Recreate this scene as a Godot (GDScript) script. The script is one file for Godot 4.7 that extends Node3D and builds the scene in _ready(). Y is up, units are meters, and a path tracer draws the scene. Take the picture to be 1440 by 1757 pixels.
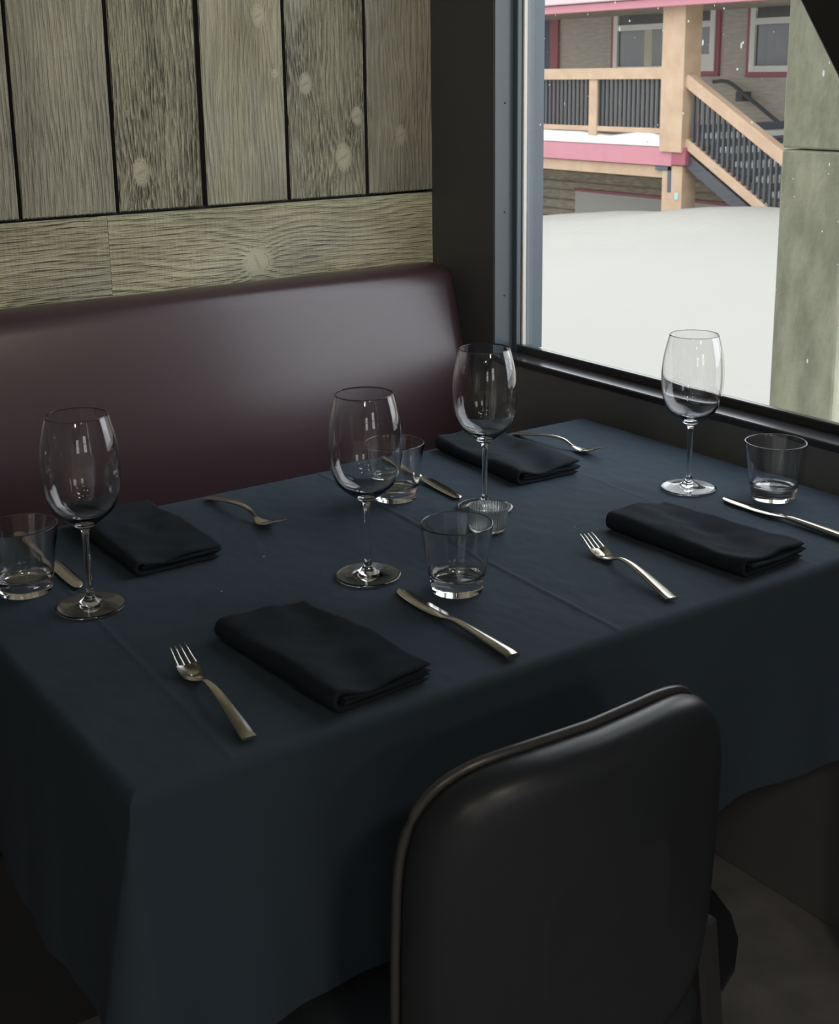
extends Node3D

# ---------------------------------------------------------------- helpers
var M := {}          # materials by name
const TOP := 0.75    # table top height
const WALL_X := 1.62 # inner face of the window wall
const BACK_Z := -2.3 # face of the boarded wall

func new_st() -> SurfaceTool:
	var st := SurfaceTool.new()
	st.begin(Mesh.PRIMITIVE_TRIANGLES)
	return st

func mi(called: String, mesh: Mesh, material: Material, parent: Node = null) -> MeshInstance3D:
	var o := MeshInstance3D.new()
	o.name = called
	o.mesh = mesh
	if material:
		o.material_override = material
	(parent if parent else self).add_child(o, true)
	return o

func thing(called: String, label: String, category: String, at := Vector3.ZERO, turn := 0.0, group := "") -> Node3D:
	var o := Node3D.new()
	o.name = called
	add_child(o, true)
	o.position = at
	o.rotation.y = turn
	tag(o, label, category, group)
	return o

func tag(o: Node, label: String, category: String, group := "") -> void:
	o.set_meta("label", label)
	o.set_meta("category", category)
	if group != "":
		o.set_meta("group", group)

func struct(o: Node, label: String, category: String) -> void:
	tag(o, label, category)
	o.set_meta("kind", "structure")

func copy_thing(src: Node3D, label: String, at: Vector3, turn: float) -> Node3D:
	var c: Node3D = src.duplicate()
	var stem: String = src.name
	c.name = stem
	add_child(c, true)
	c.position = at
	c.rotation.y = turn
	c.set_meta("label", label)
	return c

# triangle turned so that its front faces away from `centre`
func tri_out(st: SurfaceTool, a: Vector3, b: Vector3, c: Vector3, centre: Vector3) -> void:
	var n := (c - a).cross(b - a)
	if n.dot((a + b + c) / 3.0 - centre) < 0.0:
		var t := b
		b = c
		c = t
	st.add_vertex(a)
	st.add_vertex(b)
	st.add_vertex(c)

func quad_out(st: SurfaceTool, a: Vector3, b: Vector3, c: Vector3, d: Vector3, centre: Vector3) -> void:
	tri_out(st, a, b, c, centre)
	tri_out(st, a, c, d, centre)

# a bevelled box between two corners, in the frame of xf
func add_box(st: SurfaceTool, lo: Vector3, hi: Vector3, bevel := 0.0, xf := Transform3D()) -> void:
	var c := (lo + hi) * 0.5
	var h := (hi - lo) * 0.5
	var b: float = minf(bevel, minf(h.x, minf(h.y, h.z)) * 0.45)
	var cw := xf * c
	st.set_smooth_group(-1)
	for axis in 3:
		var u := (axis + 1) % 3
		var v := (axis + 2) % 3
		for s in [-1.0, 1.0]:
			var q := []
			for k in [[-1.0, -1.0], [1.0, -1.0], [1.0, 1.0], [-1.0, 1.0]]:
				var p := Vector3.ZERO
				p[axis] = s * h[axis]
				p[u] = k[0] * (h[u] - b)
				p[v] = k[1] * (h[v] - b)
				q.append(xf * (c + p))
			quad_out(st, q[0], q[1], q[2], q[3], cw)
	if b <= 0.0:
		return
	for axis in 3:
		var u := (axis + 1) % 3
		var v := (axis + 2) % 3
		for su in [-1.0, 1.0]:
			for sv in [-1.0, 1.0]:
				var q := []
				for k in [[-1.0, 0], [1.0, 0], [1.0, 1], [-1.0, 1]]:
					var p := Vector3.ZERO
					p[axis] = k[0] * (h[axis] - b)
					p[u] = su * (h[u] - (b if k[1] == 0 else 0.0))
					p[v] = sv * (h[v] - (0.0 if k[1] == 0 else b))
					q.append(xf * (c + p))
				quad_out(st, q[0], q[1], q[2], q[3], cw)
	for sx in [-1.0, 1.0]:
		for sy in [-1.0, 1.0]:
			for sz in [-1.0, 1.0]:
				var s := Vector3(sx, sy, sz)
				var q := []
				for axis in 3:
					var p := Vector3.ZERO
					for k in 3:
						p[k] = s[k] * (h[k] if k == axis else h[k] - b)
					q.append(xf * (c + p))
				tri_out(st, q[0], q[1], q[2], cw)

func box_mesh(lo: Vector3, hi: Vector3, bevel := 0.0, xf := Transform3D()) -> ArrayMesh:
	var st := new_st()
	add_box(st, lo, hi, bevel, xf)
	st.generate_normals()
	return st.commit()

func box(called: String, lo: Vector3, hi: Vector3, material: Material, bevel := 0.0, parent: Node = null) -> MeshInstance3D:
	return mi(called, box_mesh(lo, hi, bevel), material, parent)

# a bar of square section from a to b
func bar_mesh(a: Vector3, b: Vector3, w: float, h: float, bevel := 0.0) -> ArrayMesh:
	var along := (b - a).normalized()
	var side := along.cross(Vector3.UP).normalized() if absf(along.y) < 0.99 else Vector3.RIGHT
	var up := side.cross(along).normalized()
	var xf := Transform3D(Basis(side, up, -along), (a + b) * 0.5)
	var l := (b - a).length() * 0.5
	return box_mesh(Vector3(-w * 0.5, -h * 0.5, -l), Vector3(w * 0.5, h * 0.5, l), bevel, xf)

# surface of revolution: profile of (radius, height), listed so that the solid lies on its left when walked (outside face going up)
func lathe(profile: PackedVector2Array, n := 64, flute := 0.0, flutes := 0) -> ArrayMesh:
	var st := new_st()
	var m := profile.size()
	for i in m:
		var before: Vector2 = profile[maxi(i - 1, 0)]
		var after: Vector2 = profile[mini(i + 1, m - 1)]
		var t := (after - before).normalized()
		for k in n + 1:
			var a := TAU * k / n
			var r := profile[i].x
			if flutes > 0 and r > 0.012:
				r += flute * cos(a * flutes)
			st.set_normal(Vector3(cos(a) * t.y, -t.x, sin(a) * t.y).normalized())
			st.add_vertex(Vector3(cos(a) * r, profile[i].y, sin(a) * r))
	for i in m - 1:
		for k in n:
			var p := i * (n + 1) + k
			var q := p + n + 1
			for v in [p, p + 1, q, p + 1, q + 1, q]:
				st.add_index(v)
	if flutes > 0:
		st.generate_normals()
	return st.commit()

func smooth_profile(points: PackedVector2Array, steps := 6) -> PackedVector2Array:
	var out := PackedVector2Array()
	var n := points.size()
	for i in n - 1:
		var p0: Vector2 = points[maxi(i - 1, 0)]
		var p3: Vector2 = points[mini(i + 2, n - 1)]
		for k in steps:
			out.append(points[i].cubic_interpolate(points[i + 1], p0, p3, float(k) / steps))
	out.append(points[n - 1])
	return out

# a tube along points
func tube_mesh(points: PackedVector3Array, r: float, n := 10) -> ArrayMesh:
	var st := new_st()
	for i in points.size():
		var t := (points[mini(i + 1, points.size() - 1)] - points[maxi(i - 1, 0)]).normalized()
		var s := t.cross(Vector3(0.31, 0.9, 0.2)).normalized()
		var u := s.cross(t).normalized()
		for k in n + 1:
			var a := TAU * k / n
			var d := s * cos(a) + u * sin(a)
			st.set_normal(d)
			st.add_vertex(points[i] + d * r)
	for i in points.size() - 1:
		for k in n:
			var p := i * (n + 1) + k
			var q := p + n + 1
			for v in [p, p + 1, q, p + 1, q + 1, q]:
				st.add_index(v)
	return st.commit()

# a loft through closed rings of the same point count; smooth, capped at both ends
func loft(rings: Array, caps := true) -> ArrayMesh:
	var st := new_st()
	var n: int = rings[0].size()
	st.set_smooth_group(1)
	var mids := []
	for ring in rings:
		var c := Vector3.ZERO
		for p in ring:
			c += p
		mids.append(c / n)
	for i in rings.size() - 1:
		var mid: Vector3 = (mids[i] + mids[i + 1]) * 0.5
		for k in n:
			var j := (k + 1) % n
			quad_out(st, rings[i][k], rings[i][j], rings[i + 1][j], rings[i + 1][k], mid)
	if caps:
		st.set_smooth_group(-1)
		for e in [0, rings.size() - 1]:
			var inner: Vector3 = mids[1] if e == 0 else mids[rings.size() - 2]
			for k in n:
				tri_out(st, mids[e], rings[e][k], rings[e][(k + 1) % n], inner)
	st.generate_normals()
	return st.commit()

func mat(albedo: Color, rough: float, metal := 0.0, spec := 0.5) -> StandardMaterial3D:
	var m := StandardMaterial3D.new()
	m.albedo_color = albedo.linear_to_srgb()
	m.roughness = rough
	m.metallic = metal
	m.metallic_specular = spec
	return m

func noise(freq: float, s: int, octaves := 3) -> FastNoiseLite:
	var f := FastNoiseLite.new()
	f.seed = s
	f.frequency = freq
	f.noise_type = FastNoiseLite.TYPE_SIMPLEX_SMOOTH
	f.fractal_octaves = octaves
	return f

func bump_texture(freq: float, s: int, strength: float, octaves := 4, size := 512) -> NoiseTexture2D:
	var t := NoiseTexture2D.new()
	t.width = size
	t.height = size
	t.seamless = true
	t.noise = noise(freq, s, octaves)
	t.as_normal_map = true
	t.bump_strength = strength
	return t

func tone_texture(freq: float, s: int, a: Color, b: Color, octaves := 4, size := 512) -> NoiseTexture2D:
	var t := NoiseTexture2D.new()
	t.width = size
	t.height = size
	t.seamless = true
	t.noise = noise(freq, s, octaves)
	var g := Gradient.new()
	g.set_color(0, a.linear_to_srgb())
	g.set_color(1, b.linear_to_srgb())
	t.color_ramp = g
	return t

func triplanar(m: StandardMaterial3D, scale: Vector3) -> StandardMaterial3D:
	m.uv1_triplanar = true
	m.uv1_world_triplanar = true
	m.uv1_scale = scale
	return m

# rough-sawn weathered wood: grain runs down the picture
func wood_material(s: int, rough: float, tone: Color, knots: Array, saw := 0.0, w := 256, h := 1024) -> StandardMaterial3D:
	var warp := noise(0.004, s, 2)
	var fibre := noise(0.11, s + 7, 2)
	var blotch := noise(0.006, s + 13, 3)
	var gritty := noise(0.16, s + 21, 2)
	var heights := Image.create_empty(w, h, false, Image.FORMAT_RGBA8)
	var colors := Image.create_empty(w, h, false, Image.FORMAT_RGBA8)
	for y in h:
		for x in w:
			var phi := float(x) + 26.0 * warp.get_noise_2d(x * 1.2, y * 0.45)
			var inside := 0.0
			var ring := 0.0
			var crack := 0.0
			for k in knots:
				var dx: float = x - k.x
				var dy: float = (y - k.y) / 1.15
				var d2 := dx * dx + dy * dy
				var r2: float = k.z * k.z
				phi += dx * r2 * 2.4 / (d2 + r2 * 0.9)
				if d2 < r2 * 1.3:
					var t := clampf(1.0 - d2 / (r2 * 1.3), 0.0, 1.0)
					inside = maxf(inside, t)
					crack = maxf(crack, clampf(1.3 - absf(dy + 0.3 * dx) / (0.13 * k.z), 0.0, 1.0) * clampf(1.4 - absf(dx) / (0.55 * k.z), 0.0, 1.0))
					ring = sin(sqrt(d2) * 1.1 + 2.0 * gritty.get_noise_2d(x, y))
			var band := sin(phi * 0.42 + 3.5 * warp.get_noise_2d(x * 3.0 + 500.0, y * 0.5))
			var line := pow(absf(band), 0.6) * signf(band)
			var fib := fibre.get_noise_2d(x * 2.8, y * 0.07)
			var coarse := fibre.get_noise_2d(x * 1.0 + 900.0, y * (0.08 + 0.12 * minf(rough, 1.0)))
			var mask := clampf(0.55 + 1.6 * blotch.get_noise_2d(x + 300.0, y * 0.5), 0.12, 1.0)
			var hgt := 0.5 + mask * rough * (0.16 * line + 0.46 * coarse) + (0.05 + 0.10 * line) * (1.05 - mask) + 0.20 * fib * (0.5 + rough) + 0.05 * gritty.get_noise_2d(x * 2.0, y * 2.0)
			if saw > 0.0:
				hgt += saw * 0.045 * fibre.get_noise_2d(x * 0.10 + 77.0, y * 1.1)
			if inside > 0.0:
				hgt = lerpf(hgt, 0.58 + 0.012 * ring + 0.10 * inside, minf(1.0, inside * 2.2))
			hgt = clampf(hgt, 0.0, 1.0)
			heights.set_pixel(x, y, Color(hgt, hgt, hgt))
			var v := 0.84 + 0.95 * (hgt - 0.5) + 0.26 * blotch.get_noise_2d(x * 0.8, y * 0.35) - 0.10 * mask * rough
			if inside > 0.0:
				v += 0.09 * inside - 0.34 * clampf(1.0 - absf(inside - 0.55) / 0.10, 0.0, 1.0) * clampf(0.4 + gritty.get_noise_2d(x * 0.3, y * 0.3) * 2.0, 0.0, 1.0)
			v -= 0.26 * crack
			var c := tone * clampf(v, 0.25, 1.3)
			c = c.lerp(Color(c.r * 0.96, c.g * 0.98, c.b * 1.14), clampf(blotch.get_noise_2d(x * 0.5 + 50.0, y * 0.2) * 1.5, 0.0, 1.0))
			c.a = 1.0
			colors.set_pixel(x, y, c.linear_to_srgb())
	heights.bump_map_to_normal_map(9.0 + 8.0 * rough)
	var m := StandardMaterial3D.new()
	m.albedo_texture = ImageTexture.create_from_image(colors)
	m.normal_enabled = true
	m.normal_texture = ImageTexture.create_from_image(heights)
	m.normal_scale = 1.0
	m.roughness = 0.72
	m.metallic_specular = 0.35
	return m

# a wall board with its front face at z = 0 facing +z, its edges chamfered, UV over the face
func board_mesh(wood: Material, lo: Vector2, hi: Vector2, thick: float, lying := false, skip := 0.0, trim_ends := 1.0) -> ArrayMesh:
	var st := new_st()
	st.set_smooth_group(-1)
	var b := 0.002
	var bx := b * trim_ends
	var front := [Vector3(lo.x + bx, lo.y + b, 0), Vector3(hi.x - bx, lo.y + b, 0), Vector3(hi.x - bx, hi.y - b, 0), Vector3(lo.x + bx, hi.y - b, 0)]
	var edge := [Vector3(lo.x, lo.y, -b), Vector3(hi.x, lo.y, -b), Vector3(hi.x, hi.y, -b), Vector3(lo.x, hi.y, -b)]
	var rear := [Vector3(lo.x, lo.y, -thick), Vector3(hi.x, lo.y, -thick), Vector3(hi.x, hi.y, -thick), Vector3(lo.x, hi.y, -thick)]
	var c := Vector3((lo.x + hi.x) * 0.5, (lo.y + hi.y) * 0.5, -thick * 0.5)
	quad_uv(st, [front[0], front[1], front[2], front[3]], c, lo, hi, lying, skip)
	for k in 4:
		var j := (k + 1) % 4
		quad_uv(st, [front[k], front[j], edge[j], edge[k]], c, lo, hi, lying, skip)
	st.generate_normals()
	st.generate_tangents()
	var mesh := st.commit()
	st = new_st()
	st.set_smooth_group(-1)
	for k in 4:
		var j := (k + 1) % 4
		quad_out(st, edge[k], edge[j], rear[j], rear[k], c)
	st.generate_normals()
	st.commit(mesh)
	mesh.surface_set_material(0, wood)
	mesh.surface_set_material(1, M.black_wood)
	return mesh

func quad_uv(st: SurfaceTool, q: Array, c: Vector3, lo: Vector2, hi: Vector2, lying: bool, skip: float) -> void:
	for t in [[0, 1, 2], [0, 2, 3]]:
		var p := [q[t[0]], q[t[1]], q[t[2]]]
		var n: Vector3 = (p[2] - p[0]).cross(p[1] - p[0])
		if n.dot((p[0] + p[1] + p[2]) / 3.0 - c) < 0.0:
			p = [p[0], p[2], p[1]]
		for v in p:
			if lying:
				st.set_uv(Vector2((v.y - lo.y) / (hi.y - lo.y), (v.x - lo.x + skip)))
			else:
				st.set_uv(Vector2(0.01 + 0.98 * (v.x - lo.x) / (hi.x - lo.x), 1.0 - (v.y - lo.y) + skip))
			st.add_vertex(v)

# place of a point of the house across the yard, measured on a plane at x = ref and moved to the plane x = d along the sight line
func yard(z: float, y: float, ref: float, d: float) -> Vector3:
	return Vector3(d, 1.38 + (y - 1.38) * d / ref, z * d / ref)

# ---------------------------------------------------------------- scene
func _ready() -> void:
	camera_and_light()
	materials()
	room()
	window_wall()
	outside()
	furniture()
	table_setting()

func camera_and_light() -> void:
	var cam := Camera3D.new()
	cam.name = "camera"
	cam.position = Vector3(0, 1.38, 0)
	cam.rotation_degrees = Vector3(-13.94, -34.5, -0.77)
	cam.projection = Camera3D.PROJECTION_FRUSTUM
	cam.near = 0.05
	cam.far = 200.0
	cam.size = 2.0 * 0.05 * 878.5 / 2244.3
	cam.frustum_offset = Vector2(0, -196.5 / 2244.3 * 0.05)
	var lens := CameraAttributesPhysical.new()
	lens.exposure_aperture = 13.0
	lens.frustum_focus_distance = 2.3
	lens.frustum_focal_length = 35.0
	cam.attributes = lens
	cam.current = true
	add_child(cam)

	var env := Environment.new()
	env.background_mode = Environment.BG_SKY
	var sky := Sky.new()
	var sm := ProceduralSkyMaterial.new()
	sm.sky_top_color = Color(0.95, 0.975, 1.0)
	sm.sky_horizon_color = Color(0.90, 0.915, 0.93)
	sm.ground_bottom_color = Color(0.8, 0.82, 0.85)
	sm.ground_horizon_color = Color(0.9, 0.92, 0.94)
	sm.sky_energy_multiplier = 1.0
	sm.ground_energy_multiplier = 1.0
	sky.sky_material = sm
	env.sky = sky
	env.background_energy_multiplier = 3.1
	env.tonemap_mode = Environment.TONE_MAPPER_LINEAR
	env.tonemap_exposure = 1.0
	env.sdfgi_enabled = true
	env.ssao_enabled = true
	env.ssil_enabled = true
	var we := WorldEnvironment.new()
	we.name = "sky"
	we.environment = env
	add_child(we)

func materials() -> void:
	M.black_paint = mat(Color(0.068, 0.070, 0.076), 0.55)
	M.frame_paint = mat(Color(0.035, 0.037, 0.042), 0.20, 0.0, 0.65)
	M.charcoal = mat(Color(0.20, 0.205, 0.215), 0.6)
	M.blue_paint = mat(Color(0.09, 0.115, 0.14), 0.22)
	M.cladding = mat(Color(0.42, 0.41, 0.37), 0.8)
	M.black_wood = mat(Color(0.045, 0.045, 0.048), 0.55)
	M.white_bead = mat(Color(0.75, 0.74, 0.68), 0.5)
	M.rubber = mat(Color(0.015, 0.015, 0.015), 0.6)
	var pane := StandardMaterial3D.new()
	pane.albedo_color = Color(0.7, 0.75, 0.75, 0.03)
	pane.transparency = BaseMaterial3D.TRANSPARENCY_ALPHA
	pane.roughness = 0.0
	M.pane = pane
	M.dark_plaster = mat(Color(0.36, 0.34, 0.31), 0.85)
	M.ceiling = mat(Color(0.36, 0.34, 0.31), 0.9)
	var fl := mat(Color(1, 1, 1), 0.6)
	fl.albedo_texture = tone_texture(0.02, 31, Color(0.26, 0.26, 0.27), Color(0.38, 0.38, 0.38))
	M.floor = triplanar(fl, Vector3(0.8, 0.8, 0.8))

	var leather := mat(Color(0.044, 0.023, 0.031), 0.33, 0.0, 0.68)
	leather.normal_enabled = true
	leather.normal_texture = bump_texture(0.05, 5, 1.2)
	leather.normal_scale = 0.10
	M.burgundy = triplanar(leather, Vector3(6, 6, 6))
	var black_leather := mat(Color(0.035, 0.040, 0.049), 0.36, 0.0, 0.5)
	black_leather.normal_enabled = true
	black_leather.normal_texture = bump_texture(0.05, 6, 1.2)
	black_leather.normal_scale = 0.08
	M.black_leather = triplanar(black_leather, Vector3(7, 7, 7))
	M.piping = mat(Color(0.085, 0.083, 0.082), 0.28, 0.0, 0.6)

	var cloth := mat(Color(0.056, 0.080, 0.108), 0.85)
	cloth.normal_enabled = true
	cloth.normal_texture = bump_texture(0.012, 8, 3.0, 5)
	cloth.normal_scale = 0.20
	cloth.metallic_specular = 0.3
	cloth.rim_enabled = true
	cloth.rim = 0.1
	M.cloth = triplanar(cloth, Vector3(2.2, 2.2, 2.2))
	var nap := mat(Color(0.026, 0.034, 0.044), 0.9)
	nap.normal_enabled = true
	nap.normal_texture = bump_texture(0.08, 9, 2.0, 3)
	nap.normal_scale = 0.12
	nap.metallic_specular = 0.25
	nap.rim_enabled = true
	nap.rim = 0.1
	M.napkin = triplanar(nap, Vector3(8, 8, 8))

	var glass := StandardMaterial3D.new()
	glass.albedo_color = Color(1, 1, 1, 0.0)
	glass.roughness = 0.0
	glass.refraction_enabled = true
	glass.refraction_scale = 0.062
	M.glass = glass
	var ribbed := glass.duplicate()
	ribbed.albedo_color = Color(0.95, 0.97, 0.97, 0.10)
	ribbed.roughness = 0.05
	M.ribbed_glass = ribbed
	M.steel = mat(Color(0.72, 0.68, 0.58), 0.20, 1.0)
	M.steel_blade = mat(Color(0.70, 0.67, 0.60), 0.16, 1.0)

	# outside
	M.speck = mat(Color(0.88, 0.88, 0.86), 0.8)
	M.speck.backlight_enabled = true
	M.speck.backlight = Color(0.9, 0.9, 0.9)
	M.snow = mat(Color(0.340, 0.328, 0.292), 0.9)
	var conc := mat(Color(1, 1, 1), 0.9)
	conc.albedo_texture = tone_texture(0.012, 41, Color(0.30, 0.305, 0.22), Color(0.54, 0.54, 0.41), 6)
	conc.normal_enabled = true
	conc.normal_texture = bump_texture(0.05, 42, 3.0, 5)
	conc.normal_scale = 0.5
	M.concrete = triplanar(conc, Vector3(1.6, 0.5, 1.6))
	M.red_trim = mat(Color(0.34, 0.085, 0.12), 0.6)
	M.red_fascia = mat(Color(0.52, 0.21, 0.25), 0.6)
	M.fresh_snow = mat(Color(0.62, 0.61, 0.57), 0.9)
	M.pink_roof = mat(Color(0.72, 0.55, 0.58), 0.6)
	var sid := mat(Color(1, 1, 1), 0.8)
	sid.albedo_texture = tone_texture(0.02, 51, Color(0.40, 0.37, 0.31), Color(0.54, 0.50, 0.43), 4)
	M.siding = triplanar(sid, Vector3(0.3, 2.0, 0.3))
	var log_m := mat(Color(1, 1, 1), 0.9)
	log_m.albedo_texture = tone_texture(0.02, 52, Color(0.22, 0.18, 0.13), Color(0.50, 0.44, 0.36), 5)
	M.log = triplanar(log_m, Vector3(0.35, 2.5, 0.35))
	M.footing = mat(Color(0.52, 0.52, 0.48), 0.9)
	var tim := mat(Color(1, 1, 1), 0.7)
	tim.albedo_texture = tone_texture(0.01, 53, Color(0.46, 0.31, 0.20), Color(0.56, 0.40, 0.27), 4)
	M.timber = triplanar(tim, Vector3(0.5, 0.5, 0.5))
	M.white_frame = mat(Color(0.74, 0.74, 0.68), 0.5)
	M.iron = mat(Color(0.05, 0.055, 0.065), 0.5)
	M.blue_steel = mat(Color(0.07, 0.09, 0.12), 0.5)
	M.dark_glass = mat(Color(0.08, 0.085, 0.09), 0.12)
	M.curtain = mat(Color(0.55, 0.52, 0.40), 0.9)
	M.door_blue = mat(Color(0.04, 0.05, 0.08), 0.5)
	M.cyan = mat(Color(0.35, 0.62, 0.62), 0.6)

func room() -> void:
	# floor, ceiling and the walls the photograph does not show
	struct(box("floor", Vector3(-3.6, -0.2, -2.5), Vector3(1.9, 0.0, 4.6), M.floor), "dark floor under the table and bench", "floor")
	struct(box("ceiling", Vector3(-3.6, 2.75, -2.5), Vector3(1.9, 2.95, 4.6), M.ceiling), "plaster ceiling of the dining room", "ceiling")
	struct(box("wall_left", Vector3(-3.6, 0.0, -2.5), Vector3(-3.4, 2.75, 4.6), M.dark_plaster), "plaster wall left of the seating", "wall")

	# the wall behind the camera, with two windows
	var wf := thing("wall_front", "plaster wall behind the viewer with two windows", "wall")
	wf.set_meta("kind", "structure")
	for b in [[-3.4, -2.4, 0.0, 2.75], [-1.5, 0.1, 0.0, 2.75], [1.0, 1.62, 0.0, 2.75], [-2.4, -1.5, 0.0, 1.1], [-2.4, -1.5, 2.3, 2.75], [0.1, 1.0, 0.0, 1.1], [0.1, 1.0, 2.3, 2.75]]:
		box("wall_panel", Vector3(b[0], b[2], 4.4), Vector3(b[1], b[3], 4.6), M.dark_plaster, 0.0, wf)
	plain_window("window_3", Vector3(-2.4, 1.1, 4.5), Vector3(-1.5, 2.3, 4.5), false, "left rear window behind the viewer")
	plain_window("window_4", Vector3(0.1, 1.1, 4.5), Vector3(1.0, 2.3, 4.5), false, "right rear window behind the viewer")

	# the boarded wall: backing, upright boards, a joint, lying boards below
	var wb := thing("wall_back", "weathered grey brown board wall behind the burgundy bench", "wall")
	wb.set_meta("kind", "structure")
	box("backing", Vector3(-3.4, 0.0, -2.5), Vector3(1.9, 2.75, BACK_Z - 0.022), M.black_wood, 0.0, wb)
	var tan := Color(0.385, 0.372, 0.275)
	var grey := Color(0.355, 0.345, 0.28)
	# texture pixels: 256 over the board's width, 1024 over a metre up from the board's foot (row 1024 is the foot)
	var woods := [
		wood_material(1, 0.55, grey, []),
		wood_material(2, 0.45, grey, [Vector3(200, 300, 20)]),
		wood_material(3, 1.15, Color(0.37, 0.358, 0.27), [Vector3(70, 952, 25)]),
		wood_material(4, 0.35, tan, [Vector3(180, 665, 20), Vector3(225, 775, 9)]),
		wood_material(5, 0.95, tan, [Vector3(178, 944, 26), Vector3(60, 795, 20), Vector3(226, 862, 18)]),
		wood_material(6, 0.45, Color(0.325, 0.312, 0.25), [Vector3(120, 905, 19)])]
	var low := [wood_material(7, 0.42, Color(0.405, 0.39, 0.28), [Vector3(60, 400, 25)], 1.0), wood_material(8, 0.36, Color(0.445, 0.43, 0.305), [Vector3(128, 310, 30), Vector3(60, 520, 19)], 1.0)]
	var xs := [0.555, 0.735, 0.9145, 1.0915, 1.274, 1.4585, 1.635]
	var gaps := [0.006, 0.0065, 0.010, 0.009, 0.007, 0.006]
	for k in 6:
		var o := mi("board", board_mesh(woods[k], Vector2(xs[k] + gaps[k] * 0.5, 1.1385), Vector2(xs[k + 1] - gaps[k] * 0.5, 2.75), 0.022), null, wb)
		o.position.z = BACK_Z + [0.0, 0.001, -0.001, 0.0015, 0.0, 0.001][k]
	for k in 22:
		var o := mi("board", board_mesh(woods[(k * 5 + 3) % 6], Vector2(0.555 - 0.18 * (k + 1) + 0.002, 1.1385), Vector2(0.555 - 0.18 * k - 0.002, 2.75), 0.022, false, 0.13 * k), null, wb)
		o.position.z = BACK_Z + 0.001 * (k % 2)
	for row in 5:
		var y1: float = 1.1335 - 0.23 * row
		var y0: float = maxf(y1 - 0.2265, 0.0)
		var cut: float = 0.893 - 0.37 * row
		var o := mi("board", board_mesh(low[row % 2], Vector2(-3.4, y0), Vector2(cut - 0.0002, y1), 0.022, true, 0.35, 0.05), null, wb)
		o.position.z = BACK_Z
		o = mi("board", board_mesh(low[(row + 1) % 2], Vector2(cut + 0.0002, y0), Vector2(1.635, y1), 0.022, true, 0.0, 0.05), null, wb)
		o.position.z = BACK_Z + 0.0004

	# lamps of the room, out of view: two spots on the board wall, four round ones
	for p: Vector3 in [Vector3(0.75, 2.6, 0.5), Vector3(-0.25, 2.6, 0.5)]:
		var where := ["right of the viewer", "left of the viewer"][0 if p.x > 0.0 else 1] as String
		var spot := thing("spot_lamp", "black ceiling spot lamp " + where + " aimed at the board wall", "lamp", p, 0.0, "ceiling spot lamps")
		var aim := (Vector3(1.16 if p.x > 0.0 else 0.84, 1.42, BACK_Z) - p).normalized()
		var turn := Basis.looking_at(aim)
		var can := mi("lamp_can", lathe(PackedVector2Array([Vector2(0.001, -0.16), Vector2(0.04, -0.15), Vector2(0.05, -0.10), Vector2(0.05, 0.0), Vector2(0.046, 0.0), Vector2(0.044, -0.02), Vector2(0.001, -0.02)]), 24), M.black_paint, spot)
		can.basis = turn * Basis(Vector3.RIGHT, -PI * 0.5)
		box("lamp_rod", Vector3(-0.01, 0.03, -0.01), Vector3(0.01, 0.15, 0.01), M.black_paint, 0.002, spot)
		var hot := mat(Color(0.9, 0.85, 0.75), 0.6)
		hot.emission_enabled = true
		hot.emission = Color(1.0, 0.93, 0.80)
		hot.emission_energy_multiplier = 3.0
		var lens := mi("lamp_lens", lathe(PackedVector2Array([Vector2(0.001, -0.018), Vector2(0.042, -0.016), Vector2(0.001, -0.012)]), 24), hot, spot)
		lens.basis = can.basis
		var sl := SpotLight3D.new()
		sl.name = "lamp_light"
		sl.position = aim * 0.01
		sl.basis = turn
		sl.spot_angle = 19.0
		sl.spot_angle_attenuation = 0.8
		sl.light_color = Color(1.0, 0.965, 0.885)
		sl.light_energy = 2.1 if p.x > 0.0 else 1.5
		sl.light_size = 0.04
		sl.spot_range = 12.0
		sl.spot_attenuation = 2.0
		sl.shadow_enabled = true
		spot.add_child(sl)
	for p in [Vector3(-1.6, 2.55, 1.2), Vector3(0.2, 2.55, 1.2), Vector3(-1.6, 2.55, 3.0), Vector3(0.2, 2.55, 3.0)]:
		var lamp := thing("ceiling_lamp", "round ceiling lamp with a black rim, %s row, %s side" % ["near" if p.z < 2.0 else "far", "left" if p.x < 0.0 else "right"], "lamp", p, 0.0, "round ceiling lamps behind the viewer")
		var st := lathe(PackedVector2Array([Vector2(0.001, 0.06), Vector2(0.16, 0.06), Vector2(0.17, 0.0), Vector2(0.155, 0.0), Vector2(0.15, 0.045), Vector2(0.001, 0.045)]), 32)
		mi("lamp_rim", st, M.black_paint, lamp)
		box("lamp_rod", Vector3(-0.012, 0.06, -0.012), Vector3(0.012, 0.2, 0.012), M.black_paint, 0.002, lamp)
		var glow := mat(Color(0.9, 0.8, 0.65), 0.6)
		glow.emission_enabled = true
		glow.emission = Color(1.0, 0.95, 0.85)
		glow.emission_energy_multiplier = 1.6
		mi("lamp_lens", lathe(PackedVector2Array([Vector2(0.001, 0.01), Vector2(0.14, 0.012), Vector2(0.148, 0.03), Vector2(0.001, 0.03)]), 32), glow, lamp)
		var al := AreaLight3D.new()
		al.name = "lamp_light"
		al.area_size = Vector2(0.26, 0.26)
		al.position = Vector3(0, -0.005, 0)
		al.rotation_degrees = Vector3(-90, 0, 0)
		al.light_color = Color(1.0, 0.95, 0.87)
		al.light_energy = 0.9
		al.area_range = 12.0
		al.area_attenuation = 2.0
		al.shadow_enabled = true
		lamp.add_child(al)

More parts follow.
